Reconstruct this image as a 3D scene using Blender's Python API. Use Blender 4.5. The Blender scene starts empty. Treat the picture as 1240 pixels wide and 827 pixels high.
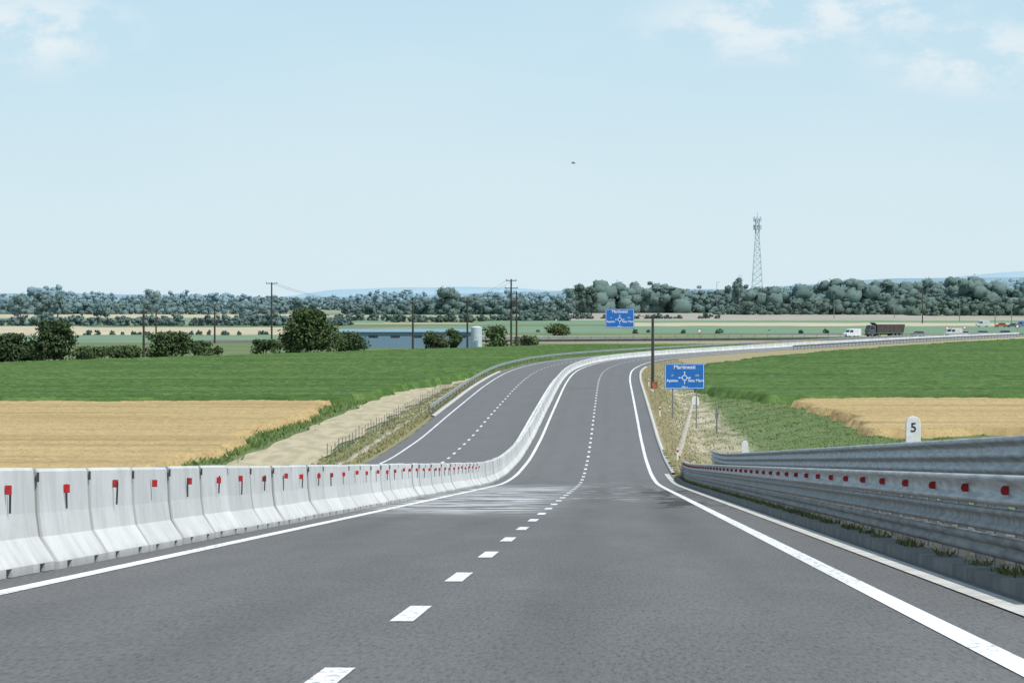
import bpy, math, random, bmesh
import numpy as np
from mathutils import Vector, Matrix
random.seed(7); rs=np.random.RandomState(11)
F=4600.0; H=12.4            # focal length in photo pixels / eye height above the plain
scn=bpy.context.scene
COL=scn.collection
def bx(px,D): return (px-620.0)/F*D      # world x of a bearing at distance D
def hz(py,D): return H-(py-358.0)/F*D    # world z of an elevation at distance D

# ------------------------------------------------------------ node helpers
def newmat(name,rough=.8,metal=0.0):
    m=bpy.data.materials.new(name); m.use_nodes=True
    nt=m.node_tree; b=nt.nodes['Principled BSDF']
    b.inputs['Roughness'].default_value=rough; b.inputs['Metallic'].default_value=metal
    return m,nt,b
def setin(nt,sock,v):
    if isinstance(v,bpy.types.NodeSocket): nt.links.new(v,sock)
    elif isinstance(v,(tuple,list)) and len(v)==3 and sock.type=='RGBA': sock.default_value=(*v,1)
    else: sock.default_value=v
def noise(nt,vec,scale,detail=4,rough=.6):
    n=nt.nodes.new('ShaderNodeTexNoise'); n.inputs['Scale'].default_value=scale
    n.inputs['Detail'].default_value=detail; n.inputs['Roughness'].default_value=rough
    if vec is not None: nt.links.new(vec,n.inputs['Vector'])
    return n.outputs['Fac']
def mapping(nt,vec,scale):
    n=nt.nodes.new('ShaderNodeMapping'); n.inputs['Scale'].default_value=scale
    nt.links.new(vec,n.inputs['Vector']); return n.outputs['Vector']
def rng(nt,val,a,b,c=0.,d=1.):
    n=nt.nodes.new('ShaderNodeMapRange'); n.interpolation_type='SMOOTHSTEP' if (c==0. and d==1.) else 'LINEAR'
    setin(nt,n.inputs[0],val)
    n.inputs[1].default_value=a; n.inputs[2].default_value=b; n.inputs[3].default_value=c; n.inputs[4].default_value=d
    return n.outputs[0]
def mth(nt,op,a,b=0.):
    n=nt.nodes.new('ShaderNodeMath'); n.operation=op; setin(nt,n.inputs[0],a); setin(nt,n.inputs[1],b); return n.outputs[0]
def mix(nt,f,a,b,mode='MIX'):
    n=nt.nodes.new('ShaderNodeMix'); n.data_type='RGBA'; n.blend_type=mode
    setin(nt,n.inputs[0],f); setin(nt,n.inputs[6],a); setin(nt,n.inputs[7],b); return n.outputs[2]
def pos(nt): return nt.nodes.new('ShaderNodeNewGeometry').outputs['Position']
def objc(nt): return nt.nodes.new('ShaderNodeTexCoord').outputs['Object']
def uvxy(nt):
    u=nt.nodes.new('ShaderNodeTexCoord').outputs['UV']; s=nt.nodes.new('ShaderNodeSeparateXYZ'); nt.links.new(u,s.inputs[0])
    return u,s.outputs[0],s.outputs[1]
def band(nt,v,a,b,c,d): return mth(nt,'MULTIPLY',rng(nt,v,a,b),mth(nt,'SUBTRACT',1.,rng(nt,v,c,d)))
def bump(nt,b,h,strength=.3,dist=.02):
    n=nt.nodes.new('ShaderNodeBump'); n.inputs['Strength'].default_value=strength; n.inputs['Distance'].default_value=dist
    nt.links.new(h,n.inputs['Height']); nt.links.new(n.outputs[0],b.inputs['Normal'])
def simple(name,c1,c2=None,scale=3.,rough=.8,metal=0.,world=False,bmp=0,lo=.35,hi=.65,stretch=None):
    m,nt,b=newmat(name,rough,metal)
    if c2 is None: c2=tuple(x*.82 for x in c1)
    v=pos(nt) if world else objc(nt)
    if stretch: v=mapping(nt,v,stretch)
    n=noise(nt,v,scale)
    setin(nt,b.inputs['Base Color'],mix(nt,rng(nt,n,lo,hi),c2,c1))
    if bmp: bump(nt,b,n,bmp)
    return m
def foliage(name,dark,light,scale=.35,haze=None,hf=0.):
    m,nt,b=newmat(name,.75)
    a=nt.nodes.new('ShaderNodeAttribute'); a.attribute_name='tone'
    n=noise(nt,pos(nt),scale,3)
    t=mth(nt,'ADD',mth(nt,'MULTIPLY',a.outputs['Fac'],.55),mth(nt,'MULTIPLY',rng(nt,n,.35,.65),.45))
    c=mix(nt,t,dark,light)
    if haze: c=mix(nt,hf,c,haze)
    setin(nt,b.inputs['Base Color'],c); b.inputs['Specular IOR Level'].default_value=.15
    return m

# ------------------------------------------------------------ mesh helpers
def link(o,parent=None):
    COL.objects.link(o)
    if parent is not None: o.parent=parent
    return o
def mesh_np(name,V,Q,mat=None,uv=None,tone=None,parent=None,smooth=False):
    V=np.asarray(V,dtype=np.float32); Q=np.asarray(Q,dtype=np.int32); k=Q.shape[1]
    me=bpy.data.meshes.new(name); me.vertices.add(len(V)); me.vertices.foreach_set('co',V.ravel())
    me.loops.add(Q.size); me.loops.foreach_set('vertex_index',Q.ravel())
    me.polygons.add(len(Q)); me.polygons.foreach_set('loop_start',np.arange(0,Q.size,k,dtype=np.int32))
    me.update(calc_edges=True)
    if uv is not None:
        l=me.uv_layers.new(name='UVMap'); l.data.foreach_set('uv',np.asarray(uv,dtype=np.float32)[Q.ravel()].ravel())
    if tone is not None:
        a=me.attributes.new('tone','FLOAT','POINT'); a.data.foreach_set('value',np.asarray(tone,dtype=np.float32))
    if smooth: me.polygons.foreach_set('use_smooth',[True]*len(Q))
    if mat: me.materials.append(mat)
    me.validate()
    return link(bpy.data.objects.new(name,me),parent)
def mesh_py(name,V,Fc,mat,parent=None,smooth=False,loc=None):
    me=bpy.data.meshes.new(name); me.from_pydata([tuple(v) for v in V],[],Fc); me.update()
    if mat: me.materials.append(mat)
    if smooth:
        for p in me.polygons: p.use_smooth=True
    o=link(bpy.data.objects.new(name,me),parent)
    if loc is not None: o.location=loc
    return o
class MB:
    def __init__(s): s.V=[]; s.F=[]
    def box(s,a,b,c,d,e,f):
        i=len(s.V); s.V+=[(a,c,e),(b,c,e),(b,d,e),(a,d,e),(a,c,f),(b,c,f),(b,d,f),(a,d,f)]
        s.F+=[(i,i+3,i+2,i+1),(i+4,i+5,i+6,i+7),(i,i+1,i+5,i+4),(i+1,i+2,i+6,i+5),(i+2,i+3,i+7,i+6),(i+3,i,i+4,i+7)]
    def tube(s,p,q,r0,r1=None,n=6,cap=True):
        r1=r0 if r1 is None else r1
        p=Vector(p); q=Vector(q); d=(q-p).normalized(); u=d.orthogonal().normalized(); w=d.cross(u); i=len(s.V)
        for c,r in((p,r0),(q,r1)):
            for k in range(n):
                t=2*math.pi*k/n; s.V.append(tuple(c+u*math.cos(t)*r+w*math.sin(t)*r))
        for k in range(n): s.F.append((i+k,i+(k+1)%n,i+n+(k+1)%n,i+n+k))
        if cap: s.F.append(tuple(i+k for k in reversed(range(n)))); s.F.append(tuple(i+n+k for k in range(n)))
    def prof(s,pts,x0,x1,axis='x'):
        i=len(s.V); n=len(pts)
        for x in(x0,x1):
            for a,b in pts: s.V.append((x,a,b) if axis=='x' else (a,x,b))
        for k in range(n): s.F.append((i+k,i+(k+1)%n,i+n+(k+1)%n,i+n+k))
        s.F.append(tuple(i+k for k in reversed(range(n)))); s.F.append(tuple(i+n+k for k in range(n)))
    def make(s,name,mat,parent=None,loc=None,bevel=0,smooth=False):
        o=mesh_py(name,s.V,s.F,mat,parent,smooth,loc)
        bm=bmesh.new(); bm.from_mesh(o.data); bmesh.ops.recalc_face_normals(bm,faces=bm.faces)
        if bevel: bmesh.ops.bevel(bm,geom=list(bm.edges),offset=bevel,segments=2,affect='EDGES',profile=.6)
        bm.to_mesh(o.data); bm.free(); return o
def top(o,label,cat,group=None):
    o['label']=label; o['category']=cat
    if group: o['group']=group
    return o
def struct(o): o['kind']='structure'; return o
def empty(name,loc,label,cat,group=None):
    e=bpy.data.objects.new(name,None); e.location=loc; link(e); return top(e,label,cat,group)
def text_mesh(s,size,mat,name,parent,loc,align='CENTER',bold=.0):
    cu=bpy.data.curves.new('t','FONT'); cu.body=s; cu.size=size; cu.align_x=align; cu.align_y='CENTER'; cu.offset=bold; cu.extrude=.002
    t=bpy.data.objects.new('t',cu); COL.objects.link(t); dg=bpy.context.evaluated_depsgraph_get()
    me=bpy.data.meshes.new_from_object(t.evaluated_get(dg)); bpy.data.objects.remove(t)
    me.name=name; me.materials.clear(); me.materials.append(mat)
    me.transform(Matrix.Rotation(math.pi/2,4,'X'))
    o=link(bpy.data.objects.new(name,me),parent); o.location=loc; return o

# ------------------------------------------------------------ paths
def gsm(a,w):
    k=np.exp(-.5*(np.arange(-3*w,3*w+1)/w)**2); k/=k.sum()
    p=np.concatenate([a[0]+(np.arange(-3*w,0))*(a[1]-a[0]),a,a[-1]+(np.arange(1,3*w+1))*(a[-1]-a[-2])])
    return np.convolve(p,k,'valid')
class Path:
    def __init__(s,T,X,Y,Z): s.T,s.X,s.Y,s.Z=T,X,Y,Z; s.dX=np.gradient(X,T); s.dY=np.gradient(Y,T)
    def at(s,t,lat=0.,dz=0.):
        x=np.interp(t,s.T,s.X); y=np.interp(t,s.T,s.Y); z=np.interp(t,s.T,s.Z)
        dx=np.interp(t,s.T,s.dX); dy=np.interp(t,s.T,s.dY); l=np.sqrt(dx*dx+dy*dy)
        return np.stack([x+lat*dy/l,y-lat*dx/l,z+dz+0*x],-1)
yy=np.arange(-60.,1601.)
cx=np.interp(yy,[-60,470,540,617,670,723,800,930,1077,1250,1601],[-3.06,10.72,13.2,18.6,26.5,38,57,95,145,207,333]); cx=gsm(cx,22)
dr=np.interp(yy,[-60,165,189,215,250,290,337,421,500,617,800,1100,1601],[1.15-.0435*60,8.33,9.35,10.15,10.75,10.9,10.65,10.35,10.35,10.65,11.1,11.4,11.6]); dr=gsm(dr,7)
MAIN=Path(yy,cx,yy.copy(),H-dr)
cp=np.array([(-90,1003,.6),(0,1020,.7),(60,1042,.8),(100,1066,.8),(160,1110,.85),(240,1172,.8),(330,1235,.7)],float)
seg=np.r_[0,np.cumsum(np.hypot(*np.diff(cp[:,:2],axis=0).T))]; ct=np.arange(0,seg[-1])
CROSS=Path(ct,gsm(np.interp(ct,seg,cp[:,0]),15),gsm(np.interp(ct,seg,cp[:,1]),15),gsm(np.interp(ct,seg,cp[:,2]),15))
LC=-9.2  # centre of the opposite carriageway
def roadx(y): return np.interp(y,yy,cx)
def roadz(y): return np.interp(y,yy,H-dr)
def gz(y,lat):
    y=np.asarray(y,float); lat=np.asarray(lat,float)
    zr=roadz(y); eR=np.interp(y,[200,214],[8.9,5.6]); eL=-14.5
    d=np.maximum(np.maximum(lat-eR,eL-lat),0)
    n=.12*np.sin(lat*.9+y*.13)*np.sin(y*.21+lat*.3)+.08*np.sin(lat*2.1-y*.4)
    n=n*np.where((lat<-20.2)&(lat>-27.5),0.,1.)
    base=n*np.clip(d/4,0,1)*np.clip((60-np.abs(lat))/30,.2,1)
    z=np.maximum(zr-.035-d*.5,base)
    return np.where(y>1560,0,z)

# ------------------------------------------------------------ materials
M_asph,nt,b=newmat('asphalt',.85)
uv,u,v=uvxy(nt)
n1=noise(nt,mapping(nt,uv,(.55,.03,1)),1.5,4); n2=noise(nt,mapping(nt,uv,(.7,.1,1)),.8,6,.7); n3=noise(nt,mapping(nt,uv,(1,.10,1)),34,3,.8); n4=noise(nt,mapping(nt,uv,(2.5,.3,1)),2.2,5,.75)
c=mix(nt,rng(nt,n1,.3,.7),(.076,.075,.075),(.100,.098,.097))
c=mix(nt,mth(nt,'MULTIPLY',rng(nt,n2,.42,.68),.55),c,(.140,.138,.135))
c=mix(nt,mth(nt,'MULTIPLY',rng(nt,n4,.48,.7),.5),c,(.062,.061,.061))
c=mix(nt,rng(nt,n3,.35,.68,0,.6),c,(.19,.188,.185))
c=mix(nt,mth(nt,'MULTIPLY',mth(nt,'SUBTRACT',1.,rng(nt,n3,.32,.47)),.55),c,(.035,.035,.036))
for tu,ts in((-2.75,.25),(-1.05,.25),(1.1,.35),(2.75,.3)):
    c=mix(nt,mth(nt,'MULTIPLY',mth(nt,'MULTIPLY',band(nt,u,tu-.5,tu-.1,tu+.1,tu+.5),rng(nt,noise(nt,mapping(nt,uv,(.3,.02,1)),2.,3),.3,.7)),ts),c,(.052,.051,.052))
c=mix(nt,mth(nt,'MULTIPLY',rng(nt,v,150,240),.5),c,(.140,.144,.148))  # asphalt paled with distance: grazing glare put into the colour
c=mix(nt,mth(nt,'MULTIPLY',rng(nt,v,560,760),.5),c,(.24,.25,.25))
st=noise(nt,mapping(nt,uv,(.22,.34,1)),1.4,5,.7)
sheen_mask=mth(nt,'MULTIPLY',band(nt,v,76,92,155,190),band(nt,u,-4.6,-3.9,-1.,.6))  # mirage-like sheen in the dip, painted as pale streaks on the left lane
c=mix(nt,mth(nt,'MULTIPLY',mth(nt,'MULTIPLY',sheen_mask,rng(nt,st,.47,.55)),.85),c,(.56,.58,.59))
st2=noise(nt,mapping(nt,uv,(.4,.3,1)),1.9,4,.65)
sheen_mask2=mth(nt,'MULTIPLY',band(nt,v,100,120,180,200),band(nt,u,-.6,.0,3.4,4.2))  # the same painted sheen, on the right lane
c=mix(nt,mth(nt,'MULTIPLY',mth(nt,'MULTIPLY',sheen_mask2,rng(nt,st2,.57,.63)),.65),c,(.48,.5,.51))
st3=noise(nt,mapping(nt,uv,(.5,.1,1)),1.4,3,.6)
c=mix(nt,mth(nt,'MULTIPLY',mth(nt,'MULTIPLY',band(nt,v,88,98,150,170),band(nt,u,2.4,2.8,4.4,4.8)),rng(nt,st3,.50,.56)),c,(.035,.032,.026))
for jv,w in((43.2,.05),(30.4,.04),(70.,.08)):
    c=mix(nt,mth(nt,'MULTIPLY',mth(nt,'MULTIPLY',band(nt,v,jv-w,jv-w*.5,jv+w*.5,jv+w),rng(nt,noise(nt,mapping(nt,uv,(1,.02,1)),2.3,3),.5,.62)),.7),c,(.03,.03,.03))
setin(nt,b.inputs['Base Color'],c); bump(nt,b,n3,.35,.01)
M_paint,nt,b=newmat('road_paint',.6)
uv,u,v=uvxy(nt); pn=noise(nt,mapping(nt,uv,(1,.4,1)),14.,5,.7); pm=noise(nt,mapping(nt,uv,(.3,.06,1)),2.,2)
wear=mth(nt,'MULTIPLY',rng(nt,pn,.50,.60),rng(nt,pm,.38,.6))
setin(nt,b.inputs['Base Color'],mix(nt,wear,mix(nt,rng(nt,pn,.3,.6),(.86,.87,.87),(.74,.75,.75)),(.2,.2,.2)))
def concrete(name,c1,c2,stain_shade):
    m,nt,b=newmat(name,.85); o=objc(nt)
    r=nt.nodes.new('ShaderNodeObjectInfo').outputs['Random']
    w=nt.nodes.new('ShaderNodeVectorMath'); w.operation='ADD'
    cmb=nt.nodes.new('ShaderNodeCombineXYZ'); nt.links.new(mth(nt,'MULTIPLY',r,50.),cmb.inputs[0]); nt.links.new(mth(nt,'MULTIPLY',r,31.),cmb.inputs[1])
    nt.links.new(o,w.inputs[0]); nt.links.new(cmb.outputs[0],w.inputs[1]); vv=w.outputs[0]
    a=noise(nt,vv,1.3,5); s=noise(nt,mapping(nt,vv,(4,4,1.2)),1.0,4); f=noise(nt,vv,30,3)
    c=mix(nt,rng(nt,a,.3,.7),c2,c1); c=mix(nt,mth(nt,'MULTIPLY',rng(nt,s,.5,.72),.3),c,stain_shade)
    c=mix(nt,mth(nt,'MULTIPLY',rng(nt,f,.58,.72),.3),c,stain_shade)
    c=mix(nt,mth(nt,'MULTIPLY',r,.35),c,tuple(x*.75 for x in c2))
    sp=nt.nodes.new('ShaderNodeSeparateXYZ'); nt.links.new(o,sp.inputs[0])
    base_shade=mth(nt,'MULTIPLY',mth(nt,'SUBTRACT',1.,rng(nt,mth(nt,'ADD',sp.outputs[2],mth(nt,'MULTIPLY',a,.2)),.08,.26)),.65)  # shadow at the barrier foot, painted as darker concrete
    c=mix(nt,base_shade,c,stain_shade)
    edge=mth(nt,'MULTIPLY',mth(nt,'SUBTRACT',1.,band(nt,sp.outputs[1],.03,.18,3.82,3.96)),.7)
    c=mix(nt,edge,c,tuple(x*.7 for x in stain_shade))
    setin(nt,b.inputs['Base Color'],c); bump(nt,b,f,.25,.01); return m
M_conc=concrete('barrier_concrete',(.66,.67,.66),(.55,.56,.55),(.32,.32,.30))
M_kerb=simple('kerb_concrete',(.58,.57,.53),(.42,.41,.38),2.,world=True,bmp=.2)
M_drain=simple('pale_drain_concrete',(.45,.42,.34),(.34,.31,.24),1.,world=True)
M_kerbd=simple('footway_concrete',(.15,.15,.14),(.08,.08,.07),1.5,world=True,bmp=.2)
M_white=simple('white_paint',(.80,.80,.78),(.66,.66,.64),6.,rough=.5)
M_black=simple('black_rubber',(.02,.02,.022),(.012,.012,.012),6.,rough=.7)
M_dark=simple('dark_steel',(.05,.05,.05),(.03,.03,.03),6.,rough=.6)
M_red=simple('red_reflector',(.50,.018,.022),(.32,.012,.015),20.,rough=.35)
M_galv=simple('galvanised_steel',(.44,.455,.46),(.27,.28,.285),2.0,rough=.55,metal=.25,world=True,stretch=(1,.5,7))
M_galvd=simple('weathered_galvanised_steel',(.24,.255,.26),(.13,.14,.145),3.,rough=.6,metal=.25,world=True)
M_galvl=simple('soiled_galvanised_steel',(.21,.22,.22),(.10,.105,.105),2.,rough=.65,metal=.2,world=True,stretch=(1,.5,5))
M_galvk=simple('dull_dark_steel',(.17,.18,.19),(.11,.12,.125),3.,rough=.6,metal=.2,world=True)
M_blue=simple('blue_sign_film',(.012,.15,.52),(.010,.13,.44),2.,rough=.4)
M_signw=simple('white_sign_film',(.82,.84,.86),(.76,.78,.8),2.,rough=.4)
M_signy=simple('yellow_sign_film',(.75,.6,.1),(.7,.55,.1),2.,rough=.4)
M_wood=simple('creosoted_wood',(.07,.055,.045),(.04,.033,.028),2.,rough=.9)
HAZE_TINT=(.33,.43,.45)  # aerial haze colour, mixed into the far field base colours
M_gr,nt,b=newmat('grassland',.95)
uv,u,v=uvxy(nt); p=pos(nt)
g1=noise(nt,p,.045,4); g2=noise(nt,p,.7,5,.7); g3=noise(nt,mapping(nt,p,(1,.22,1)),.3,4); g4=noise(nt,mapping(nt,p,(1,.5,1)),2.2,4,.7)
c=mix(nt,rng(nt,g2,.35,.65),(.072,.115,.034),(.12,.175,.055))
c=mix(nt,mth(nt,'MULTIPLY',rng(nt,g1,.45,.65),.4),c,(.20,.19,.09))
dry=mth(nt,'ADD',band(nt,u,4.5,5.2,9.,12.),band(nt,u,-19.5,-18.,-14.4,-13.8))
c=mix(nt,mth(nt,'MULTIPLY',dry,rng(nt,g4,.2,.5)),c,(.27,.235,.13))
soil=mth(nt,'ADD',mth(nt,'MULTIPLY',band(nt,u,6.5,7.5,11.,14.),band(nt,v,230,300,560,680)),mth(nt,'MULTIPLY',band(nt,u,-21.5,-20.,-17.,-15.5),band(nt,v,300,380,560,640)))
c=mix(nt,mth(nt,'MULTIPLY',soil,rng(nt,g3,.34,.5)),c,(.36,.315,.215))
c=mix(nt,mth(nt,'MULTIPLY',mth(nt,'MULTIPLY',soil,rng(nt,g3,.48,.58)),.75),c,(.46,.42,.32))
fs=noise(nt,mapping(nt,p,(.0012,.004,1)),2.3,3,.5)
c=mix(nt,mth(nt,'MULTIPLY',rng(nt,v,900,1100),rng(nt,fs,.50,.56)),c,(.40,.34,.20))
c=mix(nt,rng(nt,v,900,5500,0,.8),c,(.20,.30,.30))  # aerial haze painted into the ground colour, growing with distance
setin(nt,b.inputs['Base Color'],c); bump(nt,b,g4,.3,.1)
M_dirt=simple('dry_dirt',(.46,.40,.27),(.34,.30,.19),.8,world=True,bmp=.2,stretch=(1,.18,1),rough=.95)
def fieldmat(name,c1,c2,c3,s=.5,stretch=(.25,1,1),haze_tint=None,f=0.,rows_=0.,patch=.75,dk=.55):
    m,nt,b=newmat(name,.9); p=pos(nt)
    a=noise(nt,mapping(nt,p,stretch),s,5,.65); d=noise(nt,mapping(nt,p,(.6,1,1)),.035,4); e=noise(nt,mapping(nt,p,(1,.4,1)),3.4,3,.75); g=noise(nt,mapping(nt,p,(.04,.5,1)),.35,4,.6)
    c=mix(nt,rng(nt,a,.32,.68),c1,c2); c=mix(nt,mth(nt,'MULTIPLY',rng(nt,d,.42,.66),patch),c,c3)
    c=mix(nt,mth(nt,'MULTIPLY',rng(nt,e,.45,.7),.55),c,tuple(x*.45 for x in c1))
    c=mix(nt,mth(nt,'MULTIPLY',rng(nt,g,.48,.62),dk),c,tuple(x*.55 for x in c1))
    if rows_:
        sp=nt.nodes.new('ShaderNodeSeparateXYZ'); nt.links.new(p,sp.inputs[0])
        ph=mth(nt,'ADD',mth(nt,'MULTIPLY',sp.outputs[1],.62),mth(nt,'MULTIPLY',sp.outputs[0],.05))
        ph=mth(nt,'ADD',ph,mth(nt,'MULTIPLY',d,3.))
        c=mix(nt,mth(nt,'MULTIPLY',rng(nt,mth(nt,'SINE',ph),.0,.9),rows_),c,tuple(x*.5 for x in c1))
    if haze_tint: c=mix(nt,f,c,haze_tint)
    setin(nt,b.inputs['Base Color'],c); b.inputs['Specular IOR Level'].default_value=.15; return m
M_wheat=fieldmat('ripe_wheat',(.40,.295,.14),(.50,.375,.19),(.43,.325,.155),.5,(.10,.7,1),dk=.4,rows_=.1)
M_corn=fieldmat('green_maize',(.060,.125,.030),(.105,.190,.050),(.13,.195,.06),.9,(.3,.6,1),rows_=.38,patch=.55,dk=.5)
M_farwheat=fieldmat('distant_stubble',(.52,.42,.25),(.60,.50,.31),(.46,.40,.25),.05,(.3,1,1),HAZE_TINT,.2)
M_fargreen=fieldmat('distant_crop',(.08,.17,.05),(.13,.23,.07),(.15,.21,.08),.05,(.3,1,1),HAZE_TINT,.25)
M_farplough=fieldmat('distant_plough',(.36,.28,.20),(.42,.34,.25),(.28,.27,.16),.05,(.3,1,1),HAZE_TINT,.28)

# ------------------------------------------------------------ ground sheet
rows=np.r_[np.arange(-60,1600,3.),1600,1680,1800,2000,2300,2700,3200,4000,5000,6500,8500,11000,15000]
lats=np.r_[-9000,-5000,-2500,-1200,-600,-300,-180,-120,-90,-70,-55,-45,-38,np.arange(-34,-13.6,.7),-13.9,-8,-3,2,4.9,np.arange(5.6,30,.7),34,40,50,65,85,120,180,300,600,1200,2500,5000,9000]
R,L=np.meshgrid(rows,lats,indexing='ij')
V=np.stack([roadx(R)+L,R,gz(R,L)],-1).reshape(-1,3); nr,nl=R.shape
def grid(nr,nc):
    i=np.arange(nr-1)[:,None]*nc+np.arange(nc-1)[None]; return np.stack([i,i+1,i+nc+1,i+nc],-1).reshape(-1,4)
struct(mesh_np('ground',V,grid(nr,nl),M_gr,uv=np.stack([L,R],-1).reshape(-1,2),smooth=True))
def ribbon(name,path,t0,t1,lat0,lat1,dz,mat,step=2.,ground=False,skirt=0,jit=0):
    T=np.arange(t0,t1+.01,step); n=len(T)
    la=lat0+0*T; lb=lat1+0*T
    if jit: la=la+gsm(rs.randn(n),2)*jit; lb=lb+gsm(rs.randn(n),2)*jit
    A=path.at(T,la,dz); B=path.at(T,lb,dz)
    if ground: A[:,2]=gz(T,la)+dz; B[:,2]=gz(T,lb)+dz
    cols=[A,B]; us=[la,lb]
    if skirt:
        A2=A.copy();A2[:,2]-=skirt; B2=B.copy();B2[:,2]-=skirt; cols=[A2,A,B,B2]; us=[la,la,lb,lb]
    V=np.stack(cols,1).reshape(-1,3); U=np.stack([np.stack([x,T],-1) for x in us],1).reshape(-1,2)
    return struct(mesh_np(name,V,grid(n,len(cols)),mat,uv=U))
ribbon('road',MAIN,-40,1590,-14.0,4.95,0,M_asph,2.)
ribbon('crossing_road',CROSS,0,ct[-1]-1,-5,5,-.03,M_asph,4.,skirt=.9)
def multi(name,path,items,dz,mat):
    Vs=[];Us=[];Q=[]
    for t0,t1,a,b_ in items:
        T=np.arange(t0,t1+.01,min(2.,t1-t0))
        if T[-1]<t1-.05: T=np.r_[T,t1]
        n=len(T); i=sum(len(x) for x in Vs)
        Vs.append(np.stack([path.at(T,a,dz),path.at(T,b_,dz)],1).reshape(-1,3)); Us.append(np.stack([np.stack([a+0*T,T],-1),np.stack([b_+0*T,T],-1)],1).reshape(-1,2))
        Q.append(grid(n,2)+i)
    return struct(mesh_np(name,np.concatenate(Vs),np.concatenate(Q),mat,uv=np.concatenate(Us)))
multi('edge_line_marking',MAIN,[(-40,1500,3.7,3.9),(-40,1500,-3.9,-3.7),(-40,1500,LC-3.85,LC-3.7),(-40,1500,LC+3.6,LC+3.8)],.006,M_paint)
multi('lane_dash_marking',MAIN,[(28.6-1.45+9*k,28.6+1.45+9*k,-.085,.085) for k in range(-4,130)]+[(24+9*k,27+9*k,LC-.085,LC+.085) for k in range(0,130)],.006,M_paint)
multi('crossing_line_marking',CROSS,[(0,ct[-1]-2,-.1,.1),(0,ct[-1]-2,4.2,4.4),(0,ct[-1]-2,-4.4,-4.2)],-.015,M_paint)
ribbon('gutter_strip',MAIN,0,216,4.55,4.82,.012,M_kerb)
ribbon('kerb',MAIN,0,206,4.95,8.7,.12,M_kerbd,skirt=.3)
ribbon('roadside_kerb',MAIN,216,560,4.95,5.2,.08,M_kerb,skirt=.25)
ribbon('roadside_kerb',MAIN,335,520,-14.4,-14.05,.08,M_kerb,skirt=.25)
ribbon('dirt_track',MAIN,200,640,-26.6,-20.7,.07,M_dirt,ground=True,jit=.7)
ribbon('drainage_ditch',MAIN,262,600,-18.5,-18.1,.1,M_drain,ground=True,jit=.08,skirt=.2)
T=np.arange(262,430,2.); lt=5.9+(T-262)*.027
A=MAIN.at(T,lt); B=MAIN.at(T,lt+.4); A[:,2]=gz(T,lt)+.1; B[:,2]=gz(T,lt+.4)+.1
A2=A-[0,0,.4];B2=B-[0,0,.4]
struct(mesh_np('drainage_channel',np.stack([A2,A,B,B2],1).reshape(-1,3),grid(len(T),4),M_drain))

# ------------------------------------------------------------ crop fields
def field(name,y0,y1,x0,x1,fl,fr,ftop,h,amp,cell,mat,cy=None,base=0.):
    ys=np.arange(y0,y1,cy or cell); xs=np.arange(x0,x1,cell)
    Y,X=np.meshgrid(ys,xs,indexing='ij'); nr,nc=Y.shape
    X=X+rs.uniform(-.3,.3,X.shape)*cell; Y2=Y+rs.uniform(-.3,.3,Y.shape)*cell
    wob=np.sin(Y*.31)*.5+np.sin(Y*.083+2)*.8+rs.uniform(-.5,.5,(nr,1))*.6
    yw=2.0*np.sin(X*.17)+1.2*np.sin(X*.61+1)
    ins=(X>fl(Y)+wob)&(X<fr(Y)+wob)&(Y2<ftop(X))&(Y2<y1-3+yw)&(Y2>y0+3+yw)
    Z=np.where(ins,h+amp*rs.uniform(-1,1,X.shape),-.2)+base
    Z[0]=-.2; Z[-1]=-.2; Z[:,0]=-.2; Z[:,-1]=-.2
    Q=grid(nr,nc); keep=ins.reshape(-1)[Q].any(1)
    V=np.stack([X,Y2,Z],-1).reshape(-1,3); used=np.unique(Q[keep]); re=np.zeros(len(V),int); re[used]=np.arange(len(used))
    return struct(mesh_np(name,V[used],re[Q[keep]],mat))
big=lambda X:X*0+1e5
field('wheat_field',225,426,-85,-12,lambda Y:Y*0-84,lambda Y:roadx(Y)-29.4,big,.7,.08,.5,M_wheat)
field('maize_field',424,900,-120,60,lambda Y:Y*0-119,lambda Y:roadx(Y)-np.interp(Y,[426,590,700,900],[29,19.5,18.5,19]),lambda X:655+(X+88)*2.35,.9,.19,.6,M_corn,.7)
field('wheat_field',330,437,28,85,lambda Y:Y*0+32.3,lambda Y:Y*0+84,big,.7,.08,.5,M_wheat)
field('maize_field',435,1010,20,170,lambda Y:np.maximum(np.interp(Y,[437,470,520],[29.,25.,24.5]),roadx(Y)+11.5),lambda Y:Y*0+168,big,.9,.19,.7,M_corn,.8)
def farfield(name,x0,x1,y0,y1,mat,h=.6): 
    return field(name,y0,y1,x0,x1,lambda Y:Y*0+x0+6,lambda Y:Y*0+x1-6,big,h,.1,7.,mat,14.)
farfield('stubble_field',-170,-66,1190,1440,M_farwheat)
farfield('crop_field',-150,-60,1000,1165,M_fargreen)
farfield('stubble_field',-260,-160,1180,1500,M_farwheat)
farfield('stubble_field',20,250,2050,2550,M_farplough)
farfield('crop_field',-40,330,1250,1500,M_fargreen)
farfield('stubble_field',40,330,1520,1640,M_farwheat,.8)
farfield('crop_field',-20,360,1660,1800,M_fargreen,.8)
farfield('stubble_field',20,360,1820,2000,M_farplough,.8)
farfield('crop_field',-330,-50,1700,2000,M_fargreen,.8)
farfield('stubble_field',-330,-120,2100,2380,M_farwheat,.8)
farfield('crop_field',150,420,2600,2680,M_fargreen,.8)

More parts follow.
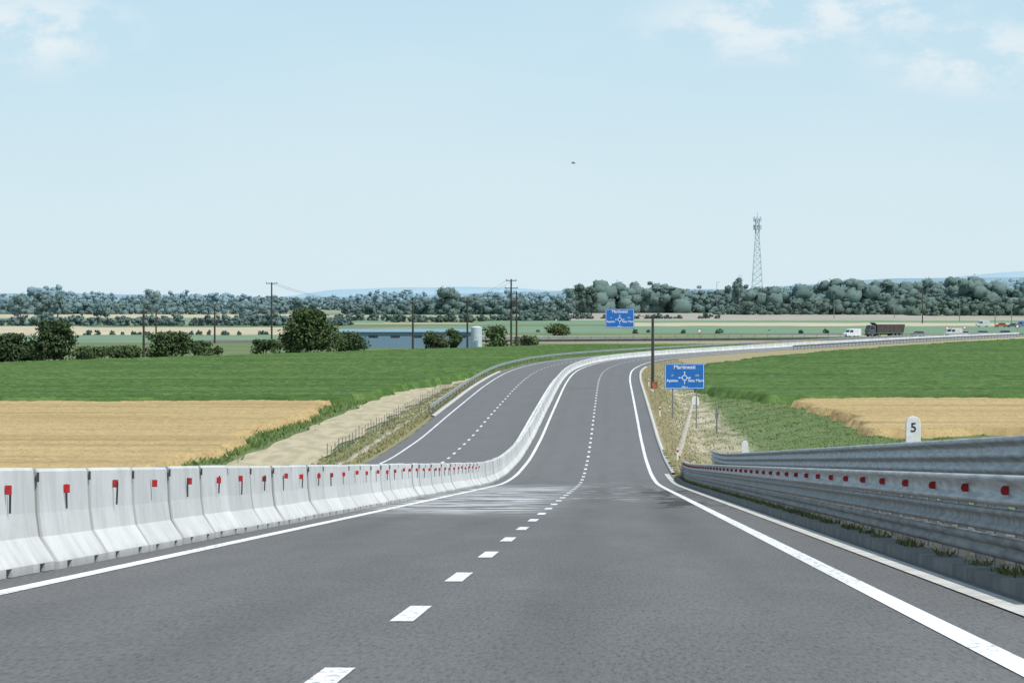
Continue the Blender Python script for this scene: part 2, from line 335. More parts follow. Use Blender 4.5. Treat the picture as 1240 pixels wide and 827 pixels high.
# ------------------------------------------------------------ barrier segments (4 m, precast)
def seg_mesh():
    P=[(.33,0),(.33,.09),(.16,.35),(.125,.60),(.105,1.04),(.085,1.07),(-.085,1.07),(-.105,1.04),(-.125,.60),(-.16,.35),(-.33,.09),(-.33,0)]
    st=[(.035,0,.12),(.08,0,0),(.75,0,0),(.75,1,0),(1.1,1,0),(1.1,0,0),(2.9,0,0),(2.9,1,0),(3.25,1,0),(3.25,0,0),(3.92,0,0),(3.965,0,.12)]
    V=[];Fc=[];n=len(P)
    for y,no,ins in st:
        for x,z in P:
            if no and z<.085: z=.085
            V.append((x*(1-ins),y,z))
    for i in range(len(st)-1):
        for k in range(n): Fc.append((i*n+k,i*n+(k+1)%n,(i+1)*n+(k+1)%n,(i+1)*n+k))
    Fc.append(tuple(range(n))); Fc.append(tuple((len(st)-1)*n+k for k in reversed(range(n))))
    o=mesh_py('concrete_barrier',V,Fc,M_conc)
    bm=bmesh.new(); bm.from_mesh(o.data); bmesh.ops.recalc_face_normals(bm,faces=bm.faces); bm.to_mesh(o.data); bm.free()
    return o
segm=seg_mesh()
mb=MB(); mb.box(.125,.195,-.008,.008,.82,.915); refl=mb.make('reflector',M_red,segm,bevel=.004)
mb=MB(); mb.box(.135,.156,.01,.03,.63,.90); stem=mb.make('reflector_bracket',M_dark,segm)
mb=MB(); mb.box(.108,.13,-.02,.03,.93,1.03); coup=mb.make('coupling',M_dark,segm)
for o in(refl,stem): o.location=(0,2.0,0)
t=24.; i=0
while i<272:
    a=MAIN.at(t,-4.68); bb=MAIN.at(t+4,-4.68)
    f=Vector(bb-a); Ls=f.length; f.normalize(); r=f.cross(Vector((0,0,1))).normalized(); up=r.cross(f)
    if i==0: o=segm
    else: o=segm.copy(); COL.objects.link(o)
    M=Matrix((r,f,up)).transposed().to_4x4(); M.translation=Vector(a)+r*random.uniform(-.02,.02)+Vector((0,0,-.004+random.uniform(-.012,.012)))
    zs_=float(np.interp(t,[380,520],[1,.78]))   # the far blocks are a lower type
    o.matrix_world=M@Matrix.Rotation(random.uniform(-.005,.005),4,'Z')@Matrix.Diagonal((1,1,zs_,1))
    if t<330: top(o,'pale precast concrete barrier with red reflector on the central reserve','concrete barrier','concrete barriers along the central reserve')
    else: top(o,'pale concrete barrier between the two carriageways','concrete barrier','concrete barriers along the central reserve')
    if i>0:
        for c in (refl,stem,coup) if i<38 else ():
            q=c.copy(); COL.objects.link(q); q.parent=o
            if c is not coup: q.location=(0,2.0+random.uniform(-.08,.08),random.uniform(-.025,.02)); q.rotation_euler=(0,random.uniform(-.05,.05),0) if c is stem else (0,random.uniform(-.02,.02),0)
    t+=4.0*(4.0/Ls); i+=1

# ------------------------------------------------------------ guard rails
def beam(path,t0,t1,lat,prof,step,name,mat,parent,flare=None):
    T=np.arange(t0,t1+.01,step); n=len(T); o0=np.array(parent.location)
    cols=[]
    for dl,dz in prof:
        P=path.at(T,lat+dl,dz)
        if flare is not None: P[:,2]-=flare(T)
        cols.append(P-o0)
    V=np.stack(cols,1).reshape(-1,3)
    return mesh_np(name,V,grid(n,len(prof)),mat,parent=parent)
THR=lambda zt:[(.09,zt),(-.03,zt+.004),(-.075,zt-.015),(-.08,zt-.035),(-.07,zt-.055),(-.0,zt-.085),(-.0,zt-.205),(-.07,zt-.23),(-.08,zt-.25),(-.07,zt-.27),(-.0,zt-.30)]
TALL=lambda zt:[(.09,zt),(-.03,zt+.004),(-.075,zt-.015),(-.08,zt-.06),(-.07,zt-.085),(-.0,zt-.12),(-.0,zt-.19),(-.07,zt-.225),(-.08,zt-.27),(-.07,zt-.30),(-.0,zt-.335),(.0,zt-.40),(-.07,zt-.43),(-.08,zt-.48),(-.07,zt-.52),(-.0,zt-.56),(0.,zt-.62)]
WB=lambda zt:[(.0,zt),(-.07,zt-.03),(-.08,zt-.09),(-.01,zt-.13),(-.01,zt-.18),(-.08,zt-.22),(-.07,zt-.28),(0,zt-.31)]
LOWB=[(.0,.70),(-.055,.685),(-.07,.66),(-.055,.635),(-.005,.61),(-.005,.55),(-.055,.525),(-.07,.50),(-.055,.475),(.0,.46)]
RUB=[(.03,.43),(-.03,.42),(-.045,.395),(-.045,.345),(-.01,.33),(-.01,.30),(-.045,.285),(-.045,.235),(-.03,.21),(.03,.20)]
def rail(name,path,t0,t1,lat,zt,prof,sp,base,label,cat,group,n_refl=0,sgn=1,mat=M_galv,flare=None,pmat=M_galvd,lower=False):
    e=empty(name,tuple(path.at(t0,lat,base)),label,cat,group); e0=Vector(e.location)
    beam(path,t0,t1,lat,[(d*sgn,z) for d,z in prof(zt)],2.,'beam',mat,e,flare)
    if lower:
        beam(path,t0,t1,lat,LOWB,2.,'lower_beam',M_galvd,e,flare)
        beam(path,t0,t1,lat,RUB,2.,'rub_rail',M_galvl,e,flare)
    hh=zt-base-.05; n=8
    pts=[(.06,-.06),(.16,-.06),(.16,-.05),(.075,-.05),(.075,.05),(.16,.05),(.16,.06),(.06,.06)]
    pv=[(x*sgn,y,0) for x,y in pts]+[(x*sgn,y,hh) for x,y in pts]
    pf=[(k,(k+1)%n,n+(k+1)%n,n+k) for k in range(n)]+[tuple(reversed(range(n))),tuple(range(n,2*n))]
    mb=MB(); mb.V=pv; mb.F=pf; pm=None; rest=MB(); t=t0+.3; k=0
    while t<t1-.2:
        p=path.at(t,lat,base)
        if flare is not None: p=p-np.array([0,0,float(flare(np.array(t)))])
        loc=Vector(p)-e0
        if k<99:
            if pm is None: pm=mb.make('post',pmat,e); q=pm
            else: q=pm.copy(); COL.objects.link(q)
            q.parent=e; q.location=loc
        else:
            j=len(rest.V); rest.V+=[tuple(Vector(v_)+loc) for v_ in pv]; rest.F+=[tuple(j+x for x in f_) for f_ in pf]
        t+=sp; k+=1
    if rest.V: o=rest.make('post_row',pmat,e); o['kind']='stuff'
    if n_refl:
        m2=MB(); pp_=[(-.0,-.045),(-.0,.045)]+[(-.045-.035*math.sin(a),.045*math.cos(a)) for a in np.linspace(0,math.pi,8)]
        m2.prof(pp_,0,.02,'y'); rm=None; t=t0+2.3
        for k in range(n_refl):
            p=path.at(t,lat,zt-.145)
            if rm is None: rm=m2.make('reflector',M_red,e); q=rm
            else: q=rm.copy(); COL.objects.link(q)
            q.parent=e; q.location=Vector(p)-e0; q.rotation_euler=(0,random.uniform(-.04,.04),random.uniform(-.05,.05)); t+=4.1
            if t>t1-1: break
    return e
fl=lambda T:np.clip((T-196)/8,0,1)**1.5*.55
rail('guard_rail',MAIN,30,204,5.3,1.02,THR,2.0,.12,'weathered steel guard rail of stacked beams with red reflectors','guard rail',None,42,flare=fl,pmat=M_galvk,lower=True)
rail('guard_rail',MAIN,38,206,7.0,1.50,TALL,2.0,.12,'taller galvanised steel parapet rail along the outer bridge edge','guard rail',None,pmat=M_galvk)
rail('guard_rail',MAIN,338,1080,-14.6,.9,WB,7.5,-.1,'long pale guard rail along the outer edge of the opposite carriageway','guard rail',None,sgn=-1,mat=M_galv,pmat=M_galvd)
rail('guard_rail',MAIN,780,1130,5.6,.85,WB,4.0,-.1,'grey guard rail on the outside of the bend','guard rail',None,mat=M_galvd,pmat=M_galvk)
rail('guard_rail',CROSS,60,190,5.6,.85,WB,4.0,-.1,'grey guard rail beside the crossing road','guard rail',None,pmat=M_galvk)

# ------------------------------------------------------------ kilometre stones
def kmstone(t,lat,label,num):
    p=MAIN.at(t,lat,.12); e=empty('kilometre_marker',tuple(p),label,'kilometre marker','kilometre stones behind the parapet')
    w=.155; zs=1.82; pts=[(-w,1.0),(w,1.0),(w,zs)]+[(w*math.cos(a),zs+w*1.05*math.sin(a)) for a in np.linspace(0,math.pi,14)[1:-1]]+[(-w,zs)]
    mb=MB(); mb.prof(pts,-.09,.09,'y'); mb.make('head',M_white,e,bevel=.012)
    mb=MB(); mb.box(-.22,.22,-.13,.13,.88,1.02); mb.box(-.06,.06,-.06,.06,-.6,.9); mb.make('stand',M_kerb,e,bevel=.01)
    if num: text_mesh(num,.27,M_black,'numeral',e,(0,-.095,1.74),bold=.003)
    return e
kmstone(80,7.85,'white round-topped kilometre stone with a black number five','5')
kmstone(180,7.85,'small white round-topped marker stone at the end of the parapet','')

# ------------------------------------------------------------ direction signs
def arrowset(mb,cx_,cz,r,y):
    n=28
    for k in range(n):
        a0=2*math.pi*k/n; a1=2*math.pi*(k+1)/n; i=len(mb.V)
        for a,rr in((a0,r*.76),(a0,r),(a1,r),(a1,r*.76)): mb.V.append((cx_+rr*math.cos(a),y,cz+rr*math.sin(a)))
        mb.F.append((i,i+1,i+2,i+3))
    for ang in(0,90,180,270):
        c,s_=math.cos(math.radians(ang)),math.sin(math.radians(ang)); L=r*1.9 if ang!=270 else r*2.4
        pts=[(r,-.12*r),(L,-.12*r),(L,.12*r),(r,.12*r)]
        i=len(mb.V); mb.V+=[(cx_+a*c-b_*s_,y-.001,cz+a*s_+b_*c) for a,b_ in pts]; mb.F.append((i,i+1,i+2,i+3))
        if ang!=270:
            pts=[(L,-.35*r),(L+.5*r,0),(L,.35*r)]; i=len(mb.V); mb.V+=[(cx_+a*c-b_*s_,y-.001,cz+a*s_+b_*c) for a,b_ in pts]; mb.F.append((i,i+1,i+2))
def panel(e,cx_,cz,w,h):
    mb=MB(); mb.box(cx_-w/2,cx_+w/2,-.03,.03,cz-h/2,cz+h/2); mb.make('panel',M_blue,e,bevel=.01)
    mb=MB(); bw=.035*w/3.5; g=.06
    a,b_,c,d=cx_-w/2+g,cx_+w/2-g,cz-h/2+g,cz+h/2-g
    mb.V=[(a,-.034,c),(b_,-.034,c),(b_,-.034,d),(a,-.034,d),(a+bw,-.034,c+bw),(b_-bw,-.034,c+bw),(b_-bw,-.034,d-bw),(a+bw,-.034,d-bw)]
    mb.F=[(0,1,5,4),(1,2,6,5),(2,3,7,6),(3,0,4,7)]; mesh_py('border',mb.V,mb.F,M_signw,e)
    mb=MB(); arrowset(mb,cx_,cz-.06*h,.105*h,-.04); mb.make('roundabout_symbol',M_signw,e)
    k=w/3.7
    text_mesh('Martinesti',.50*k,M_signw,'lettering',e,(cx_,-.036,cz+.35*h),bold=.006)
    text_mesh('Apateu',.37*k,M_signw,'lettering',e,(cx_-.31*w,-.036,cz-.17*h),bold=.005)
    text_mesh('Satu Mare',.37*k,M_signw,'lettering',e,(cx_+.29*w,-.036,cz-.17*h),bold=.005)
    text_mesh('19',.24*k,M_signy,'lettering',e,(cx_-.31*w,-.036,cz+.03*h),bold=.003)
    text_mesh('19A',.24*k,M_signy,'lettering',e,(cx_+.31*w,-.036,cz+.03*h),bold=.003)
    text_mesh('200 m',.22*k,M_signw,'lettering',e,(cx_,-.036,cz-.42*h),bold=.002)
D=355; xs_=(bx(805,D)+bx(853,D))/2
e=empty('direction_sign',(xs_,D,float(gz(D,xs_-roadx(D)))),'blue roundabout direction sign on two posts on the verge','road sign'); z0=e.location.z
w=bx(853,D)-bx(805,D); zt=hz(440,D); zb=hz(471,D)
panel(e,0,(zt+zb)/2-z0,w,zt-zb)
for s_ in(-1,1):
    mb=MB(); mb.tube((s_*w*.3,.09,-.8),(s_*w*.3,.09,zt-z0-.1),.06,n=10); mb.make('post',M_galvd,e)
D=421; xp=bx(790.5,D)
e=empty('overhead_sign',(xp,D,float(gz(D,xp-roadx(D)))),'blue direction sign hung from a dark cantilever post over the lane','road sign'); z0=e.location.z
zt=hz(374,D); zb=hz(397,D); w=bx(768,D)-bx(733,D); cxs=bx(750.5,D)-xp; za=hz(383,D)-z0
mb=MB(); mb.tube((0,.14,-.5),(0,.14,za+.1),.20,.14,n=10); mb.make('post',M_dark,e)
mb=MB(); mb.tube((-.1,.14,za),(cxs-w*.4,.14,za),.055,.05,n=8); mb.make('arm',M_galvd,e)
mb=MB(); mb.box(-.3,.3,-.18,.42,-.3,.35); mb.make('footing',M_kerb,e,bevel=.03)
panel(e,cxs,(zt+zb)/2-z0,w,zt-zb)
def delineator(t,lat,label):
    p=MAIN.at(t,lat); z=float(gz(t,lat)); e=empty('delineator_post',(p[0],p[1],z),label,'delineator','marker posts on the verge')
    mb=MB(); mb.prof([(-.06,-.2),(.06,-.2),(.06,.85),(-.06,.95)],-.03,.03,'y'); mb.make('stake',M_white,e)
    mb=MB(); mb.box(-.065,.065,-.036,-.031,.6,.76); mb.make('band',M_red,e)
for t_,l_ in((250,5.9),(340,5.9),(440,5.9)): delineator(t_,l_,'slim white marker post with a red reflective band')
D=418; xp=bx(793,D); e=empty('hazard_board',(xp,D,float(gz(D,xp-roadx(D)))),'small black and orange hazard board on a short post','warning board')
mb=MB(); mb.tube((0,0,-.3),(0,0,.5),.04,n=6); mb.make('post',M_dark,e)
mb=MB(); mb.box(-.3,.3,-.03,.03,.5,1.3); mb.make('board',simple('orange_panel',(.5,.16,.08),(.12,.05,.03),1.8,stretch=(1,1,3)),e)
D=345; xp=bx(868,D); zg=float(gz(D,xp-roadx(D))); e=empty('utility_post',(xp,D,zg),'short grey post on the eroded verge','post')
mb=MB(); mb.tube((0,0,-.3),(0,0,2.4),.07,.06,n=8); mb.make('pole',M_galvd,e); mb=MB(); mb.box(-.16,.16,-.1,.1,1.4,1.9); mb.make('box',M_galvd,e,bevel=.02)
D=430; xp=bx(842,D); zg=float(gz(D,xp-roadx(D))); e=empty('marker_post',(xp,D,zg),'squat white concrete marker on the bare earth','post')
mb=MB(); mb.prof([(-.45,-.3),(.45,-.3),(.4,.7),(.2,.95),(-.2,.95),(-.4,.7)],-.3,.3,'y'); mb.make('body',M_white,e,bevel=.04)

# wire fence
e=empty('wire_fence',tuple(MAIN.at(285,-19.8)*[1,1,0]),'low wire mesh fence running below the embankment','fence')
V0=Vector(e.location); mb=MB(); mw=MB()
for k,t_ in enumerate(np.arange(285,500,4.)):
    a=MAIN.at(t_,-19.8); a[2]=gz(t_,-19.8); q=Vector(a)-V0; mb.tube(q-Vector((0,0,.2)),q+Vector((0,0,1.2+rs.uniform(-.2,.15))),.03,n=5)
    b_=MAIN.at(t_+4,-19.8); b_[2]=gz(t_+4,-19.8); q2=Vector(b_)-V0
    for h in(.3,.7,1.05): mw.tube(q+Vector((0,0,h)),q2+Vector((0,0,h)),.008,n=3,cap=False)
o=mb.make('post_row',M_galvk,e); o['kind']='stuff'; mw.make('wire_mesh',M_galvk,e)

# ------------------------------------------------------------ vegetation
def leafcloud(C,Rr,n,leaf,inner=.2):
    k=len(C); idx=np.repeat(np.arange(k),n)
    d=rs.randn(k*n,3); d/=np.linalg.norm(d,axis=1)[:,None]; r=rs.uniform(inner,1.15,(k*n,1))**.55
    P=C[idx]+d*r*Rr[idx]
    nrm=d*1.0+rs.randn(k*n,3)*.55; nrm/=np.linalg.norm(nrm,axis=1)[:,None]
    t1=np.cross(nrm,rs.randn(k*n,3)); t1/=np.linalg.norm(t1,axis=1)[:,None]; t2=np.cross(nrm,t1)
    s=leaf*rs.uniform(.5,1.3,(k*n,1)); a=rs.uniform(.4,.9,(k*n,1))
    V=np.stack([P-t1*s,P+t2*s*a,P+t1*s,P-t2*s*a],1).reshape(-1,3)
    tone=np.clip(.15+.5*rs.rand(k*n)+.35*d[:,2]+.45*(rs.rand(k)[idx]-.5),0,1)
    return V,np.arange(k*n*4).reshape(-1,4),np.repeat(tone,4)
def qsphere(m=3):
    vs=[];fs=[];g=np.linspace(-1,1,m+1)
    for ax in range(3):
        for s in(-1,1):
            A,B=np.meshgrid(g,g,indexing='ij'); P=np.stack([A,B,0*A+s],-1); P=np.roll(P,ax,-1).reshape(-1,3); P=P/np.linalg.norm(P,axis=1)[:,None]
            fs.append(grid(m+1,m+1)+sum(len(x) for x in vs)); vs.append(P)
    return np.concatenate(vs),np.concatenate(fs)
QS,QF=qsphere()
def cores(C,R_,f=.7):
    k=len(C); wob=1+.3*np.sin(QS[None,:,0]*6+rs.uniform(0,6,(k,1)))*np.sin(QS[None,:,2]*5+QS[None,:,1]*6+rs.uniform(0,6,(k,1)))
    V=C[:,None,:]+QS[None]*wob[:,:,None]*R_[:,None,:]*f
    Q=QF[None]+(np.arange(k)*len(QS))[:,None,None]
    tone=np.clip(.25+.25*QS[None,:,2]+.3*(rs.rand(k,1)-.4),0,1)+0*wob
    return V.reshape(-1,3),Q.reshape(-1,4),tone.reshape(-1)
M_fD=foliage('dark_foliage',(.024,.042,.020),(.060,.092,.036))
M_fM=foliage('green_foliage',(.036,.062,.026),(.088,.130,.050))
M_fL=foliage('pale_foliage',(.055,.08,.04),(.13,.165,.08))
M_bark=simple('bark',(.10,.08,.06),(.05,.04,.03),4.)
def lobes(w,h,z0,k,d=None,ra=.3):
    C=[];R_=[]
    for i in range(k):
        a=rs.uniform(0,2*math.pi); r=w*.5*math.sqrt(rs.uniform(0,1))*.72; zz=z0+(h-z0)*rs.uniform(.15,.85)
        q=1-abs((zz-z0)/(h-z0)-.42)*1.0
        C.append((r*q*math.cos(a),r*q*math.sin(a),zz)); rr=w*ra*rs.uniform(.45,1.05)
        R_.append((rr,rr,min(rr*.85,(h-zz)*1.02)))
    return np.array(C),np.array(R_)
def tree(name,px,D,h,w,mat,label,cat,group=None,k=16,n=150,leaf=.33,trunk=.18,ra=.26):
    e=empty(name,(bx(px,D),D,-.05),label,cat,group)
    C,R_=lobes(w,h,h*trunk*.7,k,ra=ra)
    V,Q,t_=leafcloud(C,R_,n,leaf)
    if D>1400:
        V2,Q2,t2=cores(C,R_,.7); Q=np.concatenate([Q,Q2+len(V)]); V=np.concatenate([V,V2]); t_=np.concatenate([t_,t2])
    mb=MB(); r0=h*.022+.05; mb.tube((0,0,-.2),(0,0,h*.45),r0,r0*.55,n=7)
    for c in C[:8]: mb.tube((0,0,h*rs.uniform(.12,.4)),tuple(c),r0*.45,r0*.12,n=5)
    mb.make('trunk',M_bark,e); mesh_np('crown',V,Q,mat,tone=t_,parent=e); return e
T_=tree
BG='bushes behind the maize field'
T_('tree',66,680,8.0,8.6,M_fD,'dark dense broadleaf tree at the edge of the maize','tree',None,24,300,.30,.1,.27)
T_('bush',12,690,5.6,7.5,M_fD,'dark rounded bush beside the maize field','bush',BG,12,220,.33,.05,.3)
T_('bush',36,700,4.0,7.5,M_fD,'dark rounded bush beside the maize field','bush',BG,12,220,.33,.05,.3)
T_('bush',112,720,2.8,9,M_fM,'low green bush behind the maize','bush',BG,12,190,.3,.0,.25)
T_('bush',150,735,2.8,9,M_fM,'low green bush behind the maize','bush',BG,12,190,.3,.0,.25)
T_('bush',200,742,5.4,12,M_fM,'broad pale green bush behind the maize','bush',BG,22,220,.3,.0,.24)
T_('bush',245,770,3.2,9,M_fM,'low green bush behind the maize','bush',BG,12,190,.3,.0,.25)
T_('bush',322,800,3.2,9,M_fM,'low green bush behind the maize','bush',BG,12,150,.3,.0,.25)
T_('tree',372,815,10.0,15.5,M_fM,'large broad round-crowned tree beside the blue building','tree',None,38,340,.33,.06,.22)
T_('bush',425,835,4.6,10,M_fM,'green bush in front of the blue building','bush',BG,12,190,.3,.0,.25)
T_('bush',530,872,4.4,9,M_fL,'ragged pale green bush in front of the blue building','bush',BG,12,160,.3,.0,.22)
T_('bush',552,876,5.0,6,M_fM,'ragged green bush in front of the blue building','bush',BG,9,160,.3,.0,.22)
T_('bush',598,905,5.6,8,M_fM,'green bush next to the white tank','bush',BG,10,170,.3,.0,.25)
T_('bush',640,930,2.6,9,M_fL,'low pale bush near the twin pole','bush',BG,10,130,.33,.0,.2)
T_('bush',676,1180,3.6,9,M_fM,'low bush by the crossing road','bush',BG,10,130,.4,.0,.25)
WOOD_HAZE=(.19,.28,.30)  # aerial haze colour, mixed into the foliage of the far woods
def hazed(k,nm): return foliage(nm,(.040,.066,.034),(.078,.112,.054),.03,WOOD_HAZE,k)
M_w0=hazed(.12,'green_wood'); M_w1=hazed(.32,'soft_green_wood'); M_w2=hazed(.50,'hazy_green_wood'); M_w3=hazed(.72,'grey_green_wood'); M_w4=foliage('haze_tinted_wood',(.20,.30,.34),(.22,.32,.36),.01)  # more haze painted in per layer; the last is haze-toned throughout
def wood(px0,px1,D,hf,mat,depth=120,sp=7.,n=90,leaf=.6,name='distant_wood',label='belt of broadleaf trees closing off the fields',gap=0.,rows_=3):
    x0,x1=bx(px0,D),bx(px1,D); C=[];R_=[]
    ph=rs.uniform(0,6,4)
    for row in range(rows_):
        x=x0+rs.uniform(0,sp)
        while x<x1:
            px=620+x/D*F; q=.88+.09*math.sin(px*.045+ph[0])+.07*math.sin(px*.11+ph[1]+row)+.05*math.sin(px*.31+ph[2])
            h=hf(px)*q*rs.uniform(.72,1.08)
            gp=gap+.35*gap*math.sin(px*.05+ph[3])
            if rs.rand()>gp:
                w=h*rs.uniform(.9,1.6); y=D+row*depth/rows_+rs.uniform(-8,8)
                for j in range(10):
                    zz=h*(.06+.085*j)*rs.uniform(.85,1.15); tp=1-max(0,zz/h-.4)*.8
                    rr=w*.19*tp*rs.uniform(.6,1.3)
                    C.append((x+rs.uniform(-.5,.5)*w*tp,y+rs.uniform(-.3,.3)*w,zz)); R_.append((rr*1.2,rr*1.2,max(.4,min(rr,(h-zz)*1.05))))
            x+=sp*rs.uniform(.5,1.5)
    C=np.array(C); R_=np.array(R_)
    V,Q,t_=leafcloud(C,R_,n,leaf,.45); V2,Q2,t2=cores(C,R_,.82)
    Q=np.concatenate([Q,Q2+len(V)]); V=np.concatenate([V,V2]); t_=np.concatenate([t_,t2]); V[:,2]=np.maximum(V[:,2],-.3)
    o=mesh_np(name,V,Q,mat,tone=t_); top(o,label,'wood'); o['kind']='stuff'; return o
itp=lambda xs,hs:(lambda px:float(np.interp(px,xs,hs)))
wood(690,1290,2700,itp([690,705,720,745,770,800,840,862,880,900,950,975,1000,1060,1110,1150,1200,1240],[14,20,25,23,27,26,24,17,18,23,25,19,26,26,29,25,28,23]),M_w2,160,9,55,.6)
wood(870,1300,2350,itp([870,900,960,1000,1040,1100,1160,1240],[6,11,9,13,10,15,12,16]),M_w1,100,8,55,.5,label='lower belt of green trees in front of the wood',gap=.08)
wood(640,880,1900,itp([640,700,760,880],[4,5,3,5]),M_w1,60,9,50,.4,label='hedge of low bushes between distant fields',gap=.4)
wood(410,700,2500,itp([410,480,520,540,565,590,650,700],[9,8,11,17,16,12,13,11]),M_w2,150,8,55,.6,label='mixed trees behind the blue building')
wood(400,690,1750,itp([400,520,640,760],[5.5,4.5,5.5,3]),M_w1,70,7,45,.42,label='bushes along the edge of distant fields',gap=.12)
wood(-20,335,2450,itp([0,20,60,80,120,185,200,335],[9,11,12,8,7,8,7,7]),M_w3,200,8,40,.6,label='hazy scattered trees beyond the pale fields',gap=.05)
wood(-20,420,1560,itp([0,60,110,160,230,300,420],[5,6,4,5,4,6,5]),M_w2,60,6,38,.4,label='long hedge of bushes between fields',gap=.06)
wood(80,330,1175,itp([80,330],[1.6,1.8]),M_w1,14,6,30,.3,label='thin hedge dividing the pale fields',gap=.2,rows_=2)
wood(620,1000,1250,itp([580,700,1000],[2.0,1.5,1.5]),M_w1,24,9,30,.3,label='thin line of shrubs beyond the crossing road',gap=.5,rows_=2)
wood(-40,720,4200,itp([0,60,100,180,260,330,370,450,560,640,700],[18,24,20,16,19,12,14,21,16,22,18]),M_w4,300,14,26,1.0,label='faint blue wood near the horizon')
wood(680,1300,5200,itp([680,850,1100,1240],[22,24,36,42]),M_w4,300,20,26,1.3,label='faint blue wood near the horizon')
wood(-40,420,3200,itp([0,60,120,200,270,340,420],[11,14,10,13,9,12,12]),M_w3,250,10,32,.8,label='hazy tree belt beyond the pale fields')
for px,D,h,w,m_ in((22,2050,14,11,M_w3),(50,2050,16,11,M_w3),(70,2050,15.5,10.5,M_w3),(184,2200,17,12,M_w3),(543,2200,18,19,M_w2),(703,2300,21,10,M_w1),(716,2300,20,10,M_w1),(893,2600,27,11,M_w2),(122,2100,9,11,M_w3),(300,2100,9,13,M_w3)):
    T_('tree',px,D,h,w,m_,'tall broadleaf tree standing above the distant fields','tree','trees beyond the fields',24,110,.5,.06,.25)
def hills(D,pts,mat,name='hill'):
    xs=np.arange(-60,1320,6.); hh=np.interp(xs,[p[0] for p in pts],[p[1] for p in pts]); hh=gsm(hh,4)+gsm(rs.randn(len(xs)),2)*.8
    X=bx(xs,D); Zt=hz(hh,D); n=len(xs)
    A=np.stack([X,0*X+D-700,0*X-2],-1); B=np.stack([X,0*X+D,Zt],-1); C=np.stack([X,0*X+D+900,0*X-2],-1)
    M_=(A+B)/2; M_[:,2]=Zt*.72
    return struct(mesh_np(name,np.stack([A,M_,B,C],1).reshape(-1,3),grid(n,4),mat,smooth=True))
hills(9000,[(-60,356),(150,356),(250,358),(330,363),(375,354),(440,349),(560,347),(640,349),(700,356),(1000,352),(1100,340),(1240,328),(1320,326)],simple('hazy_hill',(.32,.45,.53),(.29,.42,.50),.004,world=True))  # aerial haze is painted into both hill colours
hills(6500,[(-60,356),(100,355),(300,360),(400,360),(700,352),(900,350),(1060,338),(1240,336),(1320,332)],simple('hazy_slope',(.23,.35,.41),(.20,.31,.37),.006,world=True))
def weeds(name,N,yf,latf,hf,wf,mat,label,zf=None):
    y=yf(N); lat=latf(N,y); z=gz(y,lat)-.03 if zf is None else zf(y,lat)
    bx_=roadx(y)+lat; h=hf(N); w=wf(N); a=rs.uniform(0,math.pi,N); lx=rs.uniform(-.9,.9,N)*h; ly=rs.uniform(-.2,1.1,N)*h
    dx=np.cos(a)*w; dy=np.sin(a)*w
    V=np.stack([np.stack([bx_-dx,y-dy,z],-1),np.stack([bx_+dx,y+dy,z],-1),np.stack([bx_+lx,y+ly,z+h],-1)],1).reshape(-1,3)
    o=mesh_np(name,V,np.arange(3*N).reshape(-1,3),mat,tone=np.repeat(rs.rand(N),3)); o['kind']='stuff'; top(o,label,'grass'); return o
M_g1=foliage('weed_green',(.080,.128,.038),(.135,.198,.062),.2); M_g2=foliage('dry_grass',(.22,.195,.105),(.31,.275,.155),.2)
U=lambda a,b_:(lambda N:rs.uniform(a,b_,N))
weeds('weeds',8000,U(205,600),lambda N,y:-28.6+rs.randn(N)*.8,U(.15,.55),U(.06,.16),M_g1,'tall green weeds between wheat and earth track')
weeds('verge_grass',7000,U(205,620),lambda N,y:rs.uniform(-20.5,-14.7,N),U(.08,.3),U(.04,.12),M_g1,'rough green grass on the embankment')
weeds('verge_grass',20000,U(205,620),lambda N,y:rs.uniform(-20.3,-14.7,N),U(.08,.3),U(.03,.1),M_g2,'dry yellow grass on the embankment')
weeds('verge_grass',6000,U(207,640),lambda N,y:7+np.abs(rs.randn(N))*4,U(.06,.22),U(.03,.08),M_g1,'rough green grass on the verge')
weeds('verge_grass',22000,U(207,640),lambda N,y:5.4+np.abs(rs.randn(N))*2.8,U(.05,.22),U(.03,.07),M_g2,'dry yellow grass on the verge')
weeds('weeds',60000,U(225,640),lambda N,y:12.5+22*rs.rand(N)**.75-np.clip((y-440)/25,0,8),U(.04,.16),U(.06,.16),M_g1,'smooth low green growth beside the fields')
def kl(N,y): return 5.06+np.abs(rs.randn(N))*.15
cl=np.cumsum(rs.uniform(.2,4.6,100))+22
weeds('kerb_weeds',5500,lambda N:cl[rs.randint(0,len(cl),N)]+rs.randn(N)*.35,kl,U(.02,.11),U(.006,.018),foliage('kerb_weed_leaves',(.05,.068,.02),(.19,.19,.07),.8),'yellow-green weeds growing along the kerb',zf=lambda y,l:roadz(y)+.12)

# ------------------------------------------------------------ utility poles
def pole(px,D,ytop,kind,label):
    h=hz(ytop,D); e=empty('utility_pole',(bx(px,D),D,0),label,'utility pole','poles of the power line')
    mb=MB(); mb.tube((0,0,-.3),(0,0,h),.26,.18,n=8); mb.make('pole',M_wood,e)
    if kind=='twin':
        mb=MB(); mb.tube((1.3,0,-.3),(1.3,0,h-3.),.24,.17,n=8); mb.make('pole',M_wood,e)
    arms={'plain':[(h-.5,.8)],'h':[(h-.3,1.5),(h-3.8,1.6)],'twin':[(h-.4,1.3),(h-2.2,1.6)]}[kind]
    for z,l in arms:
        mb=MB(); mb.box(-l,l,-.09,.09,z-.09,z+.09); mb.make('crossarm',M_wood,e)
        for s_ in(-.9,.9):
            mb=MB(); mb.tube((s_*l,0,z+.09),(s_*l,0,z+.42),.09,.06,n=6); mb.make('insulator',M_galvd,e)
    if kind=='twin':
        mb=MB(); mb.box(.1,1.2,-.5,.5,h-6.6,h-5.2); mb.make('transformer',M_dark,e,bevel=.08)
    return (bx(px,D),D,h)
